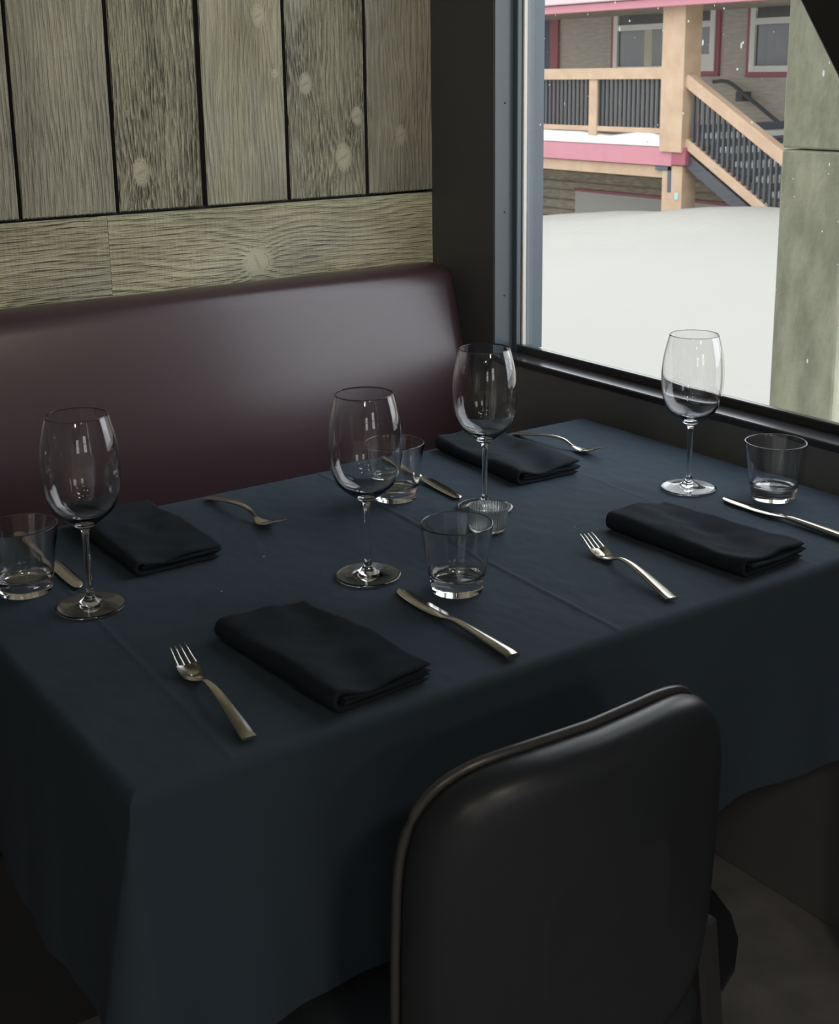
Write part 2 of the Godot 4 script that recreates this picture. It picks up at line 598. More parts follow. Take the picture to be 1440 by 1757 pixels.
func plain_window(called: String, lo: Vector3, hi: Vector3, along_z: bool, label: String) -> void:
	var w := thing(called, label, "window")
	w.set_meta("kind", "structure")
	var t := 0.05
	var a := Vector3(0.04, 0, 0) if along_z else Vector3(0, 0, 0.04)
	var run := Vector3(0, 0, 1) if along_z else Vector3(1, 0, 0)
	var l: float = (hi - lo).dot(run)
	box("window_frame", lo - a, lo + a + run * t + Vector3(0, hi.y - lo.y, 0), M.black_paint, 0.004, w)
	box("window_frame", lo - a + run * (l - t), lo + a + run * l + Vector3(0, hi.y - lo.y, 0), M.black_paint, 0.004, w)
	box("window_frame", lo - a + run * (l * 0.5 - t * 0.5), lo + a + run * (l * 0.5 + t * 0.5) + Vector3(0, hi.y - lo.y, 0), M.black_paint, 0.004, w)
	box("window_frame", lo - a, lo + a + run * l + Vector3(0, t, 0), M.black_paint, 0.004, w)
	box("window_frame", lo - a + Vector3(0, hi.y - lo.y - t, 0), lo + a + run * l + Vector3(0, hi.y - lo.y, 0), M.black_paint, 0.004, w)
	box("window_frame", lo - a + Vector3(0, (hi.y - lo.y) * 0.6 - t * 0.5, 0), lo + a + run * l + Vector3(0, (hi.y - lo.y) * 0.6 + t * 0.5, 0), M.black_paint, 0.004, w)
	var g := Vector3(0.003, 0, 0) if along_z else Vector3(0, 0, 0.003)
	box("pane", lo - g, lo + g + run * l + Vector3(0, hi.y - lo.y, 0), M.pane, 0.0, w)

func window_wall() -> void:
	var x0 := WALL_X
	var x1 := 1.742
	var z0 := -2.086
	var z1 := -1.0
	var y0 := 0.817
	var y1 := 2.35
	var w := thing("wall_right", "black painted wall around the big window", "wall")
	w.set_meta("kind", "structure")
	box("wall_panel", Vector3(x0, 0, -2.5), Vector3(x1, 2.75, z0), M.black_paint, 0.002, w)
	box("wall_panel", Vector3(x0, 0, z0), Vector3(1.70, y0, z1), M.charcoal, 0.002, w)
	box("wall_panel", Vector3(1.70, 0, z0), Vector3(x1, 0.77, z1), M.cladding, 0.0, w)
	box("wall_panel", Vector3(x0, y1, z0), Vector3(x1, 2.75, z1), M.black_paint, 0.002, w)
	box("wall_panel", Vector3(x0, 0, z1), Vector3(x1, 2.75, -0.8), M.black_paint, 0.002, w)
	box("wall_panel", Vector3(x0, 0, -0.8), Vector3(x1, 2.75, 2.4), M.black_paint, 0.002, w)
	box("wall_panel", Vector3(x0, 0, 2.4), Vector3(x1, 0.85, 3.8), M.black_paint, 0.002, w)
	box("wall_panel", Vector3(x0, 2.35, 2.4), Vector3(x1, 2.75, 3.8), M.black_paint, 0.002, w)
	box("wall_panel", Vector3(x0, 0, 3.8), Vector3(x1, 2.75, 4.6), M.black_paint, 0.002, w)
	box("cladding", Vector3(x1, -1.0, -8.0), Vector3(x1 + 0.04, 0.72, 4.6), M.cladding, 0.0, w)
	box("cladding", Vector3(x1, 2.40, -8.0), Vector3(x1 + 0.04, 4.6, 4.6), M.cladding, 0.0, w)
	box("cladding", Vector3(x1, 0.72, -8.0), Vector3(x1 + 0.04, 2.40, z0 - 0.12), M.cladding, 0.0, w)
	plain_window("window_2", Vector3(1.69, 0.85, 2.4), Vector3(1.69, 2.35, 3.8), true, "far window of the window wall behind the viewer")

	# the window of the photograph: stepped frame, bead, pane
	var f := thing("window_1", "large window beside the table looking out on snow", "window")
	f.set_meta("kind", "structure")
	# jambs: the wall's reveal, a small step, a gasket, the bead, the outer jamb
	box("window_reveal", Vector3(x0 + 0.001, y0 + 0.001, z0), Vector3(1.667, y1, z0 + 0.003), M.blue_paint, 0.001, f)
	box("window_frame", Vector3(1.667, y0, z0), Vector3(1.679, y1, -2.070), M.blue_paint, 0.0015, f)
	box("gasket", Vector3(1.679, y0, z0), Vector3(1.683, y1, -2.074), M.rubber, 0.0, f)
	box("glazing_bead", Vector3(1.683, y0, z0), Vector3(1.692, y1, -2.069), M.white_bead, 0.001, f)
	box("outer_jamb", Vector3(1.695, y0, z0), Vector3(1.738, y1, -2.072), M.blue_paint, 0.001, f)
	box("window_frame", Vector3(1.667, y0, z1 - 0.016), Vector3(1.735, y1, z1), M.frame_paint, 0.0015, f)
	box("window_frame", Vector3(1.667, y1 - 0.03, z0), Vector3(1.735, y1, z1), M.frame_paint, 0.0015, f)
	for y in [0.935, 1.105, 1.32]:
		mi("screw_head", lathe(PackedVector2Array([Vector2(0.0022, 0.0), Vector2(0.0020, 0.0008), Vector2(0.0001, 0.0010)]), 10), M.rubber, f).transform = Transform3D(Basis(Vector3.RIGHT, PI * 0.5), Vector3(1.646, y, z0 + 0.003))
	# bottom rail and sill
	box("window_sill", Vector3(x0 - 0.003, y0 - 0.012, z0 + 0.003), Vector3(1.667, y0 + 0.0005, z1), M.frame_paint, 0.002, f)
	box("bottom_rail", Vector3(1.667, y0, -2.070), Vector3(1.681, 0.833, z1), M.frame_paint, 0.002, f)
	box("gasket", Vector3(1.681, y0, -2.070), Vector3(1.692, 0.829, z1), M.rubber, 0.0, f)
	box("outer_sill", Vector3(1.696, 0.76, -2.070), Vector3(1.75, 0.795, z1), M.blue_paint, 0.001, f)
	box("pane", Vector3(1.692, 0.825, -2.07), Vector3(1.696, y1, z1), M.pane, 0.0, f)
	# wet snow specks stuck on the pane
	var rng := RandomNumberGenerator.new()
	rng.seed = 11
	var st := new_st()
	for k in 190:
		var z := rng.randf_range(-2.04, -1.2)
		var y := 0.86 + 0.9 * pow(rng.randf(), 0.6)
		if z < -1.47 and y < 1.24:
			continue
		var r := 0.0008 + 0.0016 * pow(rng.randf(), 2.0)
		var p := Vector3(1.6965, y, z)
		var tip := Vector3(0.0006, 0, 0)
		for j in 6:
			var a := TAU * j / 6.0
			var b := TAU * (j + 1) / 6.0
			var long := 1.0 + 1.3 * float(k % 4 == 0)
			tri_out(st, p + tip, p + Vector3(0, sin(a) * r * long, cos(a) * r), p + Vector3(0, sin(b) * r * long, cos(b) * r), p - tip)
	st.generate_normals()
	var specks := mi("snow_specks", st.commit(), M.speck, f)
	specks.set_meta("kind", "stuff")

	# timber post and knee brace in front of the window's near end
	var t := thing("trim_1", "black timber post with slanting knee brace in front of the window", "timber brace")
	t.set_meta("kind", "structure")
	box("post", Vector3(1.50, 0.0, -1.0), Vector3(1.62, 2.75, -0.84), M.black_wood, 0.006, t)
	var d := Vector3(0, 0.116, -0.08).normalized()
	var nrm := Vector3(0, 0.08, 0.116).normalized()
	var on := Vector3(1.55, 1.4155, -1.2095) + nrm * 0.07
	mi("brace", bar_mesh(on - d * 0.46, on + d * 1.2, 0.10, 0.14, 0.004), M.black_wood, t)

func outside() -> void:
	# snow field rising to a bank before the house across the yard
	var bank := noise(0.35, 61, 3)
	var st := new_st()
	var nx := 44
	var nz := 90
	for i in nx + 1:
		for j in nz + 1:
			var x := 1.85 + 30.0 * pow(float(i) / nx, 1.5)
			var z := -34.0 + 44.0 * float(j) / nz
			var crest := -0.926 + 0.11 * (z + 16.7) - 0.004 * maxf(z + 14.0, 0.0) * (z + 14.0)
			crest = clampf(crest, -1.5, -0.42)
			var y := lerpf(-1.15, crest, smoothstep(3.0, 13.8, x))
			if x > 14.2:
				y = crest - 0.45 * smoothstep(14.2, 15.2, x)
			y += 0.06 * bank.get_noise_2d(x, z)
			st.add_vertex(Vector3(x, y, z))
	for i in nx:
		for j in nz:
			var a := i * (nz + 1) + j
			for v in [a, a + nz + 1, a + 1, a + 1, a + nz + 1, a + nz + 2]:
				st.add_index(v)
	st.generate_normals()
	var snow := mi("snow_field", st.commit(), M.snow)
	tag(snow, "white snow field rising to a low bank before the house", "snow")
	snow.set_meta("kind", "stuff")

	# concrete column just outside the pane
	var col := thing("concrete_column", "board-marked olive grey concrete column just outside the window", "column", Vector3(3.20, -1.3, -2.575))
	box("shaft", Vector3(0, 0, -0.121), Vector3(0.34, 2.44, 0.121), M.concrete, 0.006, col)
	box("shaft", Vector3(0, 2.445, -0.121), Vector3(0.34, 4.6, 0.121), M.concrete, 0.006, col)

	house()
	deck()
	stairs()

const DW := 17.2
const DR := 14.5

func wall_pt(z: float, y: float) -> Vector3:
	return yard(z, y, 15.5, DW)

func rail_pt(z: float, y: float) -> Vector3:
	return yard(z, y, 13.0, DR)

func wall_box(called: String, z0: float, z1: float, y0: float, y1: float, deep: float, m: Material, parent: Node, back := 0.0) -> MeshInstance3D:
	var a := wall_pt(z0, y0)
	var b := wall_pt(z1, y1)
	return box(called, Vector3(DW - deep, a.y, a.z), Vector3(DW + 0.02 + back, b.y, b.z), m, 0.005, parent)

func rail_box(called: String, z0: float, z1: float, y0: float, y1: float, x0: float, x1: float, m: Material, parent: Node) -> MeshInstance3D:
	var a := rail_pt(z0, y0)
	var b := rail_pt(z1, y1)
	return box(called, Vector3(DR + x0, a.y, a.z), Vector3(DR + x1, b.y, b.z), m, 0.006, parent)

func house() -> void:
	var h := thing("house", "brown sided house with red trim and white windows across the snow", "house")
	# siding in lapped boards, joined: their joints are too fine to tell apart from here
	var st := new_st()
	var y := -0.3
	while y < 4.4:
		add_box(st, Vector3(DW, y, -34), Vector3(DW + 0.03, y + 0.132, -4), 0.0, Transform3D(Basis(), Vector3(0.01, 0, 0)))
		add_box(st, Vector3(DW + 0.02, y + 0.132, -34), Vector3(DW + 0.04, y + 0.15, -4))
		y += 0.15
	st.generate_normals()
	var s := mi("siding", st.commit(), M.siding, h)
	s.set_meta("kind", "stuff")
	box("wall_core", Vector3(DW + 0.04, -1.8, -34), Vector3(DW + 6.0, 4.4, -4), M.siding, 0.0, h)
	# lower storey under the deck: log face and grey footing
	st = new_st()
	var rng := RandomNumberGenerator.new()
	rng.seed = 5
	y = -1.6
	while y < -0.3:
		var hh := rng.randf_range(0.14, 0.2)
		add_box(st, Vector3(DW - 0.05 - rng.randf_range(0, 0.03), y, -34), Vector3(DW + 0.02, y + hh - 0.012, -4), 0.02)
		y += hh
	st.generate_normals()
	s = mi("log_wall", st.commit(), M.log, h)
	s.set_meta("kind", "stuff")
	wall_box("footing", -17.45, -9.0, -2.0, -0.63, 0.16, M.footing, h)
	wall_box("footing_trim", -17.45, -9.0, -0.66, -0.615, 0.20, M.red_trim, h)
	# door at the left
	wall_box("door", -19.0, -18.30, 0.3, 2.3, 0.03, M.door_blue, h)
	wall_box("door_trim", -18.30, -18.08, 0.3, 2.4, 0.05, M.red_trim, h)
	# windows: double one and the one at the right
	house_window(h, [[-16.60, -15.42], [-15.42, -14.47]], 1.405, 2.75, -16.734, -14.331, [false, true])
	house_window(h, [[-13.66, -12.4]], 1.385, 2.75, -13.789, -12.28, [false])
	# eave: fascia and roof
	var a := rail_pt(-40.0, 2.19)
	box("roof_fascia", Vector3(DR - 0.35, rail_pt(0, 2.17).y, -38), Vector3(DR - 0.29, rail_pt(0, 2.28).y, -4), M.red_fascia, 0.01, h)
	var xf := Transform3D(Basis(Vector3.BACK, deg_to_rad(14.0)), Vector3(DR - 0.42, rail_pt(0, 2.28).y, -21))
	mi("roof", box_mesh(Vector3(0, 0, -17), Vector3(9.0, 0.22, 17), 0.02, xf), M.pink_roof, h)
	var soffit := box("soffit", Vector3(DR - 0.3, rail_pt(0, 2.24).y, -38), Vector3(DW + 0.1, rail_pt(0, 2.24).y + 0.03, -4), M.siding, 0.0, h)
	soffit.name = "soffit"

func house_window(h: Node3D, lights: Array, y0: float, y1: float, t0: float, t1: float, bright: Array) -> void:
	var w := Node3D.new()
	w.name = "window"
	h.add_child(w, true)
	wall_box("red_casing", t0, t0 + 0.075, y0 - 0.13, y1 + 0.1, 0.045, M.red_trim, w)
	wall_box("red_casing", t1 - 0.085, t1, y0 - 0.13, y1 + 0.1, 0.045, M.red_trim, w)
	wall_box("red_casing", t0, t1, y0 - 0.13, y0 - 0.06, 0.05, M.red_trim, w)
	wall_box("red_casing", t0, t1, y1 + 0.05, y1 + 0.12, 0.045, M.red_trim, w)
	for k in lights.size():
		var l: Array = lights[k]
		var b := 0.06
		var zz0: float = l[0] - b
		var zz1: float = l[1] + b
		wall_box("white_frame", zz0, l[0] + b * 0.7, y0 - 0.06, y1 + 0.05, 0.066, M.white_frame, w)
		wall_box("white_frame", l[1] - b * 0.7, zz1 + 0.001 * k, y0 - 0.061, y1 + 0.05, 0.069, M.white_frame, w)
		wall_box("white_frame", zz0, zz1, y0 - 0.06, y0 + 0.03, 0.06, M.white_frame, w)
		wall_box("white_frame", zz0, zz1, y1 - 0.03, y1 + 0.05, 0.06, M.white_frame, w)
		var r0 := 2.0
		wall_box("white_frame", zz0, zz1, r0, r0 + 0.095, 0.06, M.white_frame, w)
		wall_box("pane", l[0], l[1], y0, r0, 0.02, M.dark_glass, w)
		wall_box("pane", l[0], l[1], r0 + 0.095, y1, 0.02, M.dark_glass, w)
		if bright[k]:
			wall_box("curtain", l[0] + 0.08, l[0] + 0.42, y0, r0, 0.026, M.curtain, w)
			wall_box("curtain", l[0] + 0.62, l[1], y0, y0 + 0.2, 0.026, M.white_frame, w)
		elif k == 0 and lights.size() > 1:
			wall_box("curtain", l[0] + 0.64, l[0] + 0.82, y0, r0, 0.026, M.curtain, w)

func deck() -> void:
	var d := thing("deck", "raised wooden deck with dark balusters and a red edge before the house", "deck")
	rail_box("fascia", -40.0, -12.78, 0.11, 0.36, -0.05, 0.03, M.red_fascia, d)
	rail_box("fascia_end", -12.78, -12.52, 0.13, 0.37, -0.06, 0.03, M.red_trim, d)
	rail_box("floor_board", -40.0, -12.56, 0.30, 0.37, 0.0, 2.7, M.timber, d)
	rail_box("beam", -40.0, -12.98, -0.06, 0.10, 0.02, 0.22, M.timber, d)
	# rail
	rail_box("top_rail", -40.0, -12.97, 1.255, 1.41, -0.07, 0.10, M.timber, d)
	rail_box("bottom_rail", -40.0, -12.97, 0.535, 0.605, -0.02, 0.07, M.timber, d)
	for z in [-14.48, -17.6]:
		rail_box("rail_post", z, z + 0.175, 0.37, 1.26, -0.03, 0.09, M.timber, d)
	rail_box("roof_post", -12.975, -12.565, 0.30, 2.3, -0.10, 0.26, M.timber, d)
	rail_box("ground_post", -12.975, -12.60, -0.75, 0.12, -0.02, 0.28, M.timber, d)
	for p in [[-13.10, -12.80, 0.045, 0.105], [-12.865, -12.80, -0.24, 0.105]]:
		rail_box("bracket", p[0], p[1], p[2], p[3], -0.035, 0.0, M.blue_steel, d)
	rail_box("tag", -12.72, -12.655, -0.33, -0.24, -0.03, -0.02, M.cyan, d)
	var a := rail_pt(0, 0.6)
	var b := rail_pt(0, 1.26)
	var mesh := box_mesh(Vector3(-0.02, a.y, -0.021), Vector3(0.02, b.y, 0.021))
	var z := rail_pt(-13.0, 0).z - 0.05
	while z > -20.5:
		var o := mi("baluster", mesh, M.iron, d)
		o.position = Vector3(DR + 0.025, 0, z)
		z -= 0.1

	# snow lying along the deck's edge
	var st := new_st()
	var n := 60
	var rows := []
	var bump := noise(0.8, 71, 3)
	for i in n + 1:
		var zz := lerpf(rail_pt(-21.0, 0).z, rail_pt(-12.80, 0).z, float(i) / n)
		var px := zz / 14.5 * 13.0
		var hgt := 0.185
		hgt -= 0.05 * exp(-pow((px + 14.1) / 0.45, 2.0))
		hgt += 0.05 * exp(-pow((px + 13.4) / 0.35, 2.0))
		hgt *= 1.0 - 0.75 * smoothstep(-13.15, -12.80, px)
		hgt += 0.02 * bump.get_noise_2d(zz * 1.5, 0.0)
		var y0: float = rail_pt(0, 0.37).y
		var ring := []
		for k in 9:
			var t := PI * k / 8.0
			ring.append(Vector3(DR + 0.10 - 0.16 * cos(t), y0 - 0.005 + maxf(hgt, 0.02) * 1.1 * pow(sin(t), 0.6), zz))
		rows.append(ring)
	for i in n:
		for k in 8:
			quad_out(st, rows[i][k], rows[i][k + 1], rows[i + 1][k + 1], rows[i + 1][k], Vector3(DR + 0.10, rail_pt(0, 0.37).y - 0.2, rows[i][4].z))
	st.generate_normals()
	var snow := mi("deck_snow", st.commit(), M.fresh_snow)
	tag(snow, "ridge of white snow lying along the deck's red edge", "snow")
	snow.set_meta("kind", "stuff")

func stairs() -> void:
	var s := thing("staircase", "open wooden stair with snowy dark treads running down beside the deck post", "stairs")
	var slope := (0.41 - 1.337) / (-10.938 + 12.562)
	var zt := -12.562
	var ze := -9.6
	# rails: upper edge and lower edge of each board
	for r in [[1.337, 1.154, -0.05, 0.12, "hand_rail"], [0.502, 0.36, -0.02, 0.09, "foot_rail"], [0.30, 0.10, 0.02, 0.10, "stringer"]]:
		var mid: float = (r[0] + r[1]) * 0.5
		var a := rail_pt(zt - 0.02, mid)
		var b := rail_pt(ze, mid + slope * (ze - zt))
		a.x += (r[2] + r[3]) * 0.5
		b.x = a.x
		var hgt: float = (r[0] - r[1]) * DR / 13.0 * cos(atan(slope))
		mi(r[4], bar_mesh(a, b, r[3] - r[2], hgt, 0.01), M.iron if r[4] == "stringer" else M.timber, s)
	var z := zt + 0.09
	while z < ze:
		var top := 1.20 + slope * (z - zt)
		var low := 0.45 + slope * (z - zt)
		var a := rail_pt(z, low)
		var b := rail_pt(z, top)
		box("baluster", Vector3(DR + 0.015, a.y, a.z - 0.019), Vector3(DR + 0.053, b.y, b.z + 0.019), M.iron, 0.0, s)
		z += 0.09
	for k in 8:
		var zz := -12.30 + 0.305 * k
		var yy := 0.50 + slope * 0.305 * k
		rail_box("tread", zz - 0.17, zz + 0.19, yy - 0.055, yy - 0.015, 0.12, 2.5, M.blue_steel, s)
		rail_box("riser", zz - 0.19, zz - 0.16, yy - 0.03, yy + 0.16, 0.14, 2.5, M.blue_steel, s)
		var o := rail_box("tread_snow", zz - 0.14, zz + 0.17, yy - 0.015, yy + 0.055, 0.16, 2.4, M.fresh_snow, s)
		o.set_meta("label", "white snow on the tread")
	# iron rail on the house wall
	var pts := PackedVector3Array()
	for p in [[-14.45, 1.185], [-14.30, 1.20], [-14.16, 1.19], [-14.05, 1.14], [-13.6, 0.875], [-13.0, 0.52], [-12.2, 0.04]]:
		pts.append(yard(p[0], p[1], 15.5, DW - 0.25))
	mi("wall_rail", tube_mesh(pts, 0.032, 8), M.iron, s)
	var hb := yard(-13.92, 0.98, 15.5, DW - 0.2)
	box("rail_bracket", hb - Vector3(0.02, 0.09, 0.07), hb + Vector3(0.24, 0.07, 0.07), M.iron, 0.01, s)
	var sk := wall_pt(-13.75, 0.30)
	mi("skirt_board", bar_mesh(sk, sk + Vector3(0, slope * 2.4, 2.4), 0.06, 0.34, 0.01), M.red_trim, s)

func furniture() -> void:
	# burgundy bench along the boarded wall
	var bench := thing("banquette", "burgundy leather bench along the board wall behind the table", "bench")
	var prof := PackedVector2Array()  # (z, y) of the back cushion
	for p in [[-2.275, 0.46], [-2.275, 0.985], [-2.268, 1.002], [-2.25, 1.012], [-2.225, 1.014], [-2.20, 1.008], [-2.182, 0.994], [-2.172, 0.97], [-2.154, 0.90], [-2.137, 0.83], [-2.124, 0.76], [-2.114, 0.68], [-2.106, 0.57], [-2.103, 0.46]]:
		prof.append(Vector2(p[0], 0.46 + (p[1] - 0.46) * 0.966))
	var rings := []
	for p in [[-1.2, 0.0], [-1.18, 0.0], [0.0, 0.0], [1.0, 0.0], [1.56, 0.0], [1.575, 0.003], [1.588, 0.009], [1.597, 0.018], [1.601, 0.03]]:
		var ring := []
		for q in prof:
			var z: float = q.x
			var y: float = q.y
			var inset: float = p[1]
			ring.append(Vector3(p[0], minf(y, 0.996 - inset), z - inset * (1.0 if z > -2.24 else 0.0)))
		rings.append(ring)
	mi("backrest", loft(rings), M.burgundy, bench)
	box("seat", Vector3(-1.2, 0.34, -2.05), Vector3(1.60, 0.46, -1.62), M.burgundy, 0.03, bench)
	box("base", Vector3(-1.2, 0.0, -2.28), Vector3(1.60, 0.34, -1.68), M.black_wood, 0.004, bench)

	# table under the cloth
	var table := thing("dining_table", "rectangular table for four hidden under a dark navy cloth", "table", Vector3(0.988, 0, -1.401))
	box("tabletop", Vector3(-0.606, TOP - 0.034, -0.378), Vector3(0.606, TOP - 0.004, 0.378), M.black_wood, 0.004, table)
	for x in [-0.3, 0.3]:
		mi("leg", lathe(PackedVector2Array([Vector2(0.24, 0.0), Vector2(0.24, 0.015), Vector2(0.05, 0.035), Vector2(0.035, 0.06), Vector2(0.035, 0.70), Vector2(0.16, 0.716)]), 24), M.iron, table).position.x = x
	tablecloth()
	chair()

func cloth_height(x: float, z: float, f: FastNoiseLite) -> float:
	# ironed-in fold lines and slight waves
	var h := 0.0
	for c in [[0.012, 1.5], [-0.485, 0.9], [0.36, 0.5]]:
		var d: float = (x - c[0] + 0.045 * z) / 0.0035
		h += 0.0011 * c[1] * exp(-d * d)
	for c in [[0.07, 0.7], [-0.27, 0.5]]:
		var d: float = (z - c[0]) / 0.0035
		h += 0.0009 * c[1] * exp(-d * d)
	h += 0.0010 * f.get_noise_2d(x * 10.0, z * 10.0) + 0.0004 * f.get_noise_2d(x * 40.0 + 9.0, z * 25.0)
	return h

func fine_edges(half: float, r: float, step: float) -> PackedFloat32Array:
	var out := PackedFloat32Array()
	for e in [0.0, 0.04, 0.12, 0.25, 0.42, 0.62, 0.82]:
		out.append(-half + r * e)
	var n := int(round((half - r) * 2.0 / step))
	for i in n + 1:
		out.append(lerpf(-half + r, half - r, float(i) / n))
	for e in [0.82, 0.62, 0.42, 0.25, 0.12, 0.04, 0.0]:
		out.append(half - r * e)
	return out

func tablecloth() -> void:
	var f := noise(1.0, 81, 2)
	var hx := 0.610
	var hz := 0.382
	var round_edge := 0.012
	var gx := fine_edges(hx, round_edge, 0.0025)
	var gz := fine_edges(hz, round_edge, 0.005)
	var nx := gx.size() - 1
	var nz := gz.size() - 1
	var st := new_st()
	st.set_smooth_group(1)
	for x in gx:
		for z in gz:
			var edge := minf(hx - absf(x), hz - absf(z))
			var h := cloth_height(x, z, f) * smoothstep(0.0, 0.02, edge)
			if edge < round_edge:
				var d := round_edge - edge
				h -= round_edge - sqrt(maxf(0.0, round_edge * round_edge - d * d))
			st.add_vertex(Vector3(x, h, z))
	var top_count := (nx + 1) * (nz + 1)
	# border walked round, then the skirt
	var border := []
	for i in nx:
		border.append(i * (nz + 1))
	for j in nz:
		border.append(nx * (nz + 1) + j)
	for i in nx:
		border.append((nx - i) * (nz + 1) + nz)
	for j in nz:
		border.append(nz - j)
	var pos := []
	for id in border:
		var i: int = id / (nz + 1)
		var j: int = id % (nz + 1)
		pos.append(Vector3(gx[i], -round_edge, gz[j]))
	var drops := [[0.0002, 0.003], [0.0006, 0.008], [0.0015, 0.014], [0.003, 0.025], [0.004, 0.05], [0.006, 0.10], [0.008, 0.16], [0.010, 0.22], [0.010, 0.27]]
	var fold := noise(1.0, 82, 2)
	for d in drops:
		for k in border.size():
			var p: Vector3 = pos[k]
			var out := Vector3.ZERO
			if absf(absf(p.x) - hx) < 0.0001:
				out.x = signf(p.x)
			if absf(absf(p.z) - hz) < 0.0001:
				out.z = signf(p.z)
			out = out.normalized()
			var fall: float = clampf((d[1] - 0.02) / 0.25, 0.0, 1.0)
			var corner := Vector2(hx - absf(p.x), hz - absf(p.z)).length()
			var wave := 0.010 * fold.get_noise_2d(p.x * 6.0 + 3.0, p.z * 6.0) + 0.006 * sin(p.x * 21.0 + p.z * 17.0)
			var reach: float = d[0] + fall * (0.002 + wave + 0.035 * exp(-pow(corner / 0.06, 2.0)))
			var q := p + out * maxf(reach, 0.0)
			q.y = -round_edge - d[1]
			q.x = minf(q.x, 0.628)
			st.add_vertex(q)
	for i in nx:
		for j in nz:
			var a := i * (nz + 1) + j
			for v in [a, a + nz + 1, a + 1, a + 1, a + nz + 1, a + nz + 2]:
				st.add_index(v)
	var n := border.size()
	for r in drops.size():
		for k in n:
			var k2 := (k + 1) % n
			var a: int = border[k] if r == 0 else top_count + (r - 1) * n + k
			var b: int = border[k2] if r == 0 else top_count + (r - 1) * n + k2
			var c := top_count + r * n + k
			var e := top_count + r * n + k2
			for v in [a, c, b, b, c, e]:
				st.add_index(v)
	st.generate_normals()
	var o := mi("tablecloth", st.commit(), M.cloth)
	o.position = Vector3(0.988, TOP, -1.401)
	tag(o, "dark navy cloth with ironed fold lines covering the dining table", "tablecloth")

func chair() -> void:
	var c := thing("dining_chair", "black leather chair with rounded back tucked in at the table's front side", "chair", Vector3(0.742, 0, -0.90))
	# back cushion: an upright pad with round corners and a fat rolled rim, seen from behind
	var half_w := 0.188
	var top := 0.799
	var low := 0.42
	var rings := []
	var count := 56
	# outline of the back as a rounded rectangle in x, y
	var outline := []
	for k in count:
		var a := TAU * k / count
		var e := 0.46
		outline.append(Vector2(signf(cos(a)) * pow(absf(cos(a)), e) * half_w, (low + top) * 0.5 + signf(sin(a)) * pow(absf(sin(a)), e) * (top - low) * 0.5))
	var mid := Vector2(0, (low + top) * 0.5)
	for p in [[0.80, -0.031], [0.90, -0.028], [0.955, -0.022], [0.985, -0.012], [1.0, 0.0], [0.985, 0.012], [0.955, 0.022], [0.90, 0.028], [0.80, 0.031], [0.4, 0.033]]:
		var ring := []
		for q in outline:
			var v: Vector2 = mid + (q - mid) * p[0]
			var curve := -0.035 * pow(v.x / half_w, 2.0)
			ring.append(Vector3(v.x, v.y, 0.085 + (v.y - low) * 0.05 + curve + p[1]))
		rings.append(ring)
	mi("backrest", loft(rings), M.black_leather, c)
	var seam := PackedVector3Array()
	for k in range(-2, count / 2 + 3):
		var q: Vector2 = outline[(k + count) % count]
		var v: Vector2 = mid + (q - mid) * 0.992
		seam.append(Vector3(v.x, v.y, 0.067 + (v.y - low) * 0.05 - 0.035 * pow(v.x / half_w, 2.0)))
	mi("piping", tube_mesh(seam, 0.0048, 10), M.piping, c)
	var seat := []
	for p in [[0.94, 0.0], [1.0, 0.012], [1.0, 0.05], [0.96, 0.066], [0.85, 0.072], [0.3, 0.076]]:
		var ring := []
		for k in 40:
			var a := TAU * k / 40
			ring.append(Vector3(signf(cos(a)) * pow(absf(cos(a)), 0.4) * 0.215 * p[0], 0.385 + p[1], -0.115 + signf(sin(a)) * pow(absf(sin(a)), 0.4) * 0.215 * p[0]))
		seat.append(ring)
	mi("seat", loft(seat), M.black_leather, c)
	for x in [-0.17, 0.17]:
		mi("leg", bar_mesh(Vector3(x, 0.39, -0.28), Vector3(x * 1.08, 0.0, -0.31), 0.03, 0.03, 0.004), M.black_wood, c)
		mi("leg", bar_mesh(Vector3(x, 0.52, 0.075), Vector3(x * 1.08, 0.0, 0.13), 0.03, 0.03, 0.004), M.black_wood, c)

